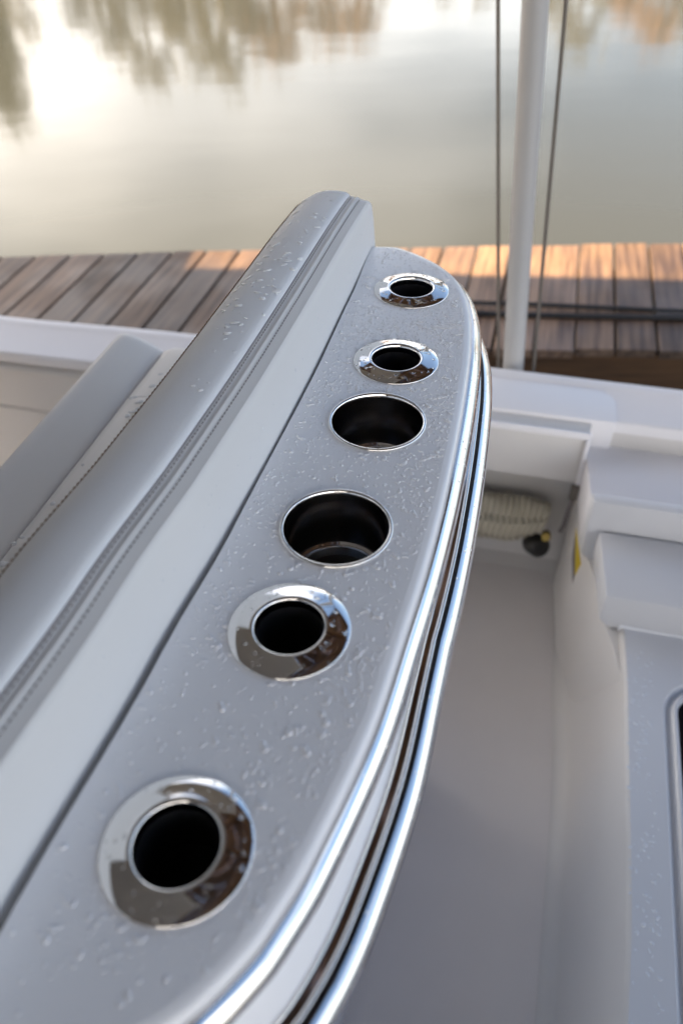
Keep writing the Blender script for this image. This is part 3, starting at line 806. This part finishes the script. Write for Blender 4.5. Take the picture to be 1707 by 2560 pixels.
mb = MB()
lp = [(u, ve, cz(ve, z)) for u, z in bol] 
mb.add(lp + [(-0.65, ve, CZ-0.13), (-0.30, ve, CZ-0.13), (-0.30, ve, CZ-0.04)], [tuple(range(len(lp)+3))])
obj('seat_end', mb, M['vinyl_seat'], seat, loc=SL, smooth=False)
mb = MB(); mb.box(-0.68, -0.14, 0.02, 1.085, CZ-0.17, CZ-0.125)
obj('seat_base', mb, M['gelcoat'], seat, loc=SL, bevel=0.006)

# ------------------------------------------------------------------ water drops (clear domes, one mass)
mb = MB()
def dome(c, n_, rx, ry, ang, hgt, seed, seg=12):
    """an irregular flat dome at c on a surface with normal n_"""
    z = n_.normalized(); x = Vector((math.cos(ang), math.sin(ang), 0)); x = (x - z*x.dot(z)).normalized(); y = z.cross(x)
    rows = []
    a1, a2, p1, p2 = random.uniform(0,.16), random.uniform(0,.10), random.uniform(0,6), random.uniform(0,6)
    for f_, h_ in ((1.0, -0.03), (0.93, 0.34), (0.72, 0.74), (0.38, 0.96)):
        row = []
        for k in range(seg):
            a = k*2*math.pi/seg; w = 1 + a1*math.sin(2*a+p1) + a2*math.sin(3*a+p2)
            row.append(c + x*(rx*f_*w*math.cos(a)) + y*(ry*f_*w*math.sin(a)) + z*(hgt*h_))
        rows.append(row)
    k0 = len(mb.v)
    mb.grid(rows, False, True)
    mb.v.append(tuple(c + z*hgt)); t_ = len(mb.v)-1
    for k in range(seg): mb.f.append((k0+3*seg+k, k0+3*seg+(k+1) % seg, t_))
def inside_counter(u, v):
    if u < groove_u(v)+0.004: return False
    best = min(range(0, nE, 3), key=lambda i: (E_[i].x-u)**2+(E_[i].y-v)**2)
    d = Vector((u, v, 0))-off(best, -0.011)
    return d.dot(NRM[best]) < 0
def in_hole(u, v, pad=0.001):
    for kind, a, b_ in HOLD:
        if math.hypot(u-a, v-b_) < (RH_R if kind == 'rod' else CH_R)+pad: return True
    return False
UPV = Vector((0, 0, 1))
cnt = 0
for k in range(60000):
    if cnt > 5200: break
    u, v = random.uniform(-0.236, -0.04), random.uniform(0.06, 1.06)
    w = B(u, v)
    dens = 0.25 + 0.9*max(0, noise.noise(Vector((u*18, v*18, 0.3)))+0.15)
    dens *= 0.5 + 0.8*min(1, max(0, (v-0.25)/0.35))
    dens *= 0.6 + 0.8*min(1, max(0, (u+0.2)/0.12))
    if random.random() > dens or not inside_counter(u, v) or in_hole(u, v): continue
    r_ = 0.0006 + 0.0011*random.random()**2 + (0.0016*random.random() if random.random() < 0.10 else 0)
    a = random.uniform(0, math.pi)
    el = random.uniform(1.0, 1.2) if random.random() < 0.88 else random.uniform(1.3, 2.0)
    hg = r_*random.uniform(0.26, 0.42)
    dome(Vector((u, v, 0)), UPV, r_*el, r_, a, hg, k, 10)
    cnt += 1
    if r_ > 0.0017:                            # run-together neighbours
        for q in range(random.randint(0, 2)):
            a2 = a + random.gauss(0, .6); uu2, vv2 = u+math.cos(a2)*r_*1.5, v+math.sin(a2)*r_*1.5
            if inside_counter(uu2, vv2) and not in_hole(uu2, vv2): dome(Vector((uu2, vv2, 0)), UPV, r_*.9, r_*.6, a2, hg*.8, k, 10)
# larger wandering beads between the two far rod holders
for (su, sv, L, a) in ((-0.110,0.845,0.030,0.25),(-0.135,0.850,0.024,-0.3),(-0.090,0.858,0.022,0.1),(-0.088,0.70,0.02,0.5),(-0.085,0.835,0.014,0.2),(-0.205,1.00,0.03,1.4),(-0.075,0.60,0.012,0.8)):
    n_ = int(L/0.0035)
    for q in range(n_):
        uu2 = su+math.cos(a)*L*q/n_+random.gauss(0,.0007); vv2 = sv+math.sin(a)*L*q/n_+random.gauss(0,.0012)
        if not in_hole(uu2, vv2) and inside_counter(uu2, vv2): dome(Vector((uu2, vv2, 0)), UPV, 0.0036, 0.0024, a, 0.0009, q)
mb_white = mb; mb = MB()
# on the flanges
for kind, hu, hv in HOLD:
    n_ = 46 if kind == 'rod' else 16
    for q in range(n_):
        a = random.uniform(0, 2*math.pi)
        if kind == 'rod':
            rr_ = random.uniform(0.0325, 0.0462); zz = 0.0017+(0.0468-rr_)/(0.0468-0.033)*0.0027
            nn = Vector((math.cos(a)*0.195, math.sin(a)*0.195, 1))
            r_ = random.choice((0.0005,0.0007,0.0009,0.0012,0.0017))
        else:
            rr_ = 0.0481; zz = 0.0028; nn = UPV; r_ = random.uniform(0.0004, 0.0008)
        dome(Vector((hu+rr_*math.cos(a), hv+rr_*math.sin(a), zz)), nn, r_*random.uniform(1,1.6), r_, random.uniform(0,3.1), r_*0.5, q)
# on the trim rails
for q in range(520):
    i = random.randint(10, 130)
    if random.random() > (1.0 if E_[i].y > 0.55 else 0.25): continue
    if random.random() < 0.5:
        a = R(random.uniform(20, 70)); d, z = 0.0125*sp(math.cos(a)), -0.0225+0.0145*sp(math.sin(a))
    else:
        a = R(random.uniform(20, 80)); d, z = 0.0195+0.0115*sp(math.cos(a))+flare(i), -0.0785+0.0130*sp(math.sin(a))
    nn = NRM[i]*math.cos(a)+UPV*math.sin(a); r_ = random.uniform(0.0005, 0.0012); p0 = off(i, d)
    dome(Vector((p0.x, p0.y, z)), nn, r_*1.3, r_, random.uniform(0, 3), r_*0.5, q, 10)
mb_steel = mb; mb = MB()
# on the backrest top and the seat cushion
def top_z(du):
    for i in range(len(top_prof)-1):
        if top_prof[i+1][0] <= du <= top_prof[i][0]:
            t_ = (du-top_prof[i][0])/(top_prof[i+1][0]-top_prof[i][0]); return top_prof[i][1]+t_*(top_prof[i+1][1]-top_prof[i][1]), i
    return None
for q in range(110):
    v = min(1.03, max(0.3, random.gauss(0.80, 0.11))); du = random.uniform(-0.318, -0.264)
    tz, i = top_z(du)
    p0 = Vector(bpt(v, du, tz)); (x0, z0), (x1, z1) = top_prof[i], top_prof[i+1]
    nn = Vector((-(z1-z0), 0, (x1-x0)))*-1
    if nn.z < 0: nn = -nn
    r_ = 0.0009+0.0022*random.random()**1.5
    dome(p0, nn, r_*random.uniform(1.1,2.4), r_, random.uniform(-0.3, 1.0), r_*0.5, q)
for q in range(34):
    v = random.uniform(0.25, 1.0); t_ = random.uniform(0.1, 0.9)
    (x0, z0), (x1, z1) = panel_prof[2], panel_prof[4]
    du, zz = x0+(x1-x0)*t_, z0+(z1-z0)*t_
    p0 = Vector(bpt(v, du, zz)); r_ = random.uniform(0.0006, 0.0014)
    nn = Vector((1, 0, 0.08)); z_ = nn.normalized()
    dome(p0, nn, r_, r_*random.uniform(1, 1.8), math.pi/2, r_*0.45, q)
for q in range(110):
    v = random.uniform(0.40, 1.0); u = random.uniform(-0.585, -0.42); r_ = random.uniform(0.0015, 0.0042)
    dome(Vector((u, v, CZ+0.0025)), UPV, r_*random.uniform(1.0,2.0), r_, random.uniform(0, 1.5), r_*0.32, q)
# on the deck box top
for q in range(260):
    v = random.uniform(0.1, 1.1); u = random.uniform(0.285, 0.335); r_ = random.uniform(0.001, 0.0032)
    dome(Vector((u, v, BZ)), UPV, r_*1.5, r_, random.uniform(0, 3), r_*0.35, q, 10)
mb_vinyl = mb
for name, m_, mat in (('water_droplets', mb_white, 'drop_white'), ('steel_droplets', mb_steel, 'drop'), ('cushion_droplets', mb_vinyl, 'drop_vinyl')):
    o = obj(name, m_, M[mat], angle=80, kind='stuff')
    o.rotation_euler = (0, 0, BOAT_ROT)
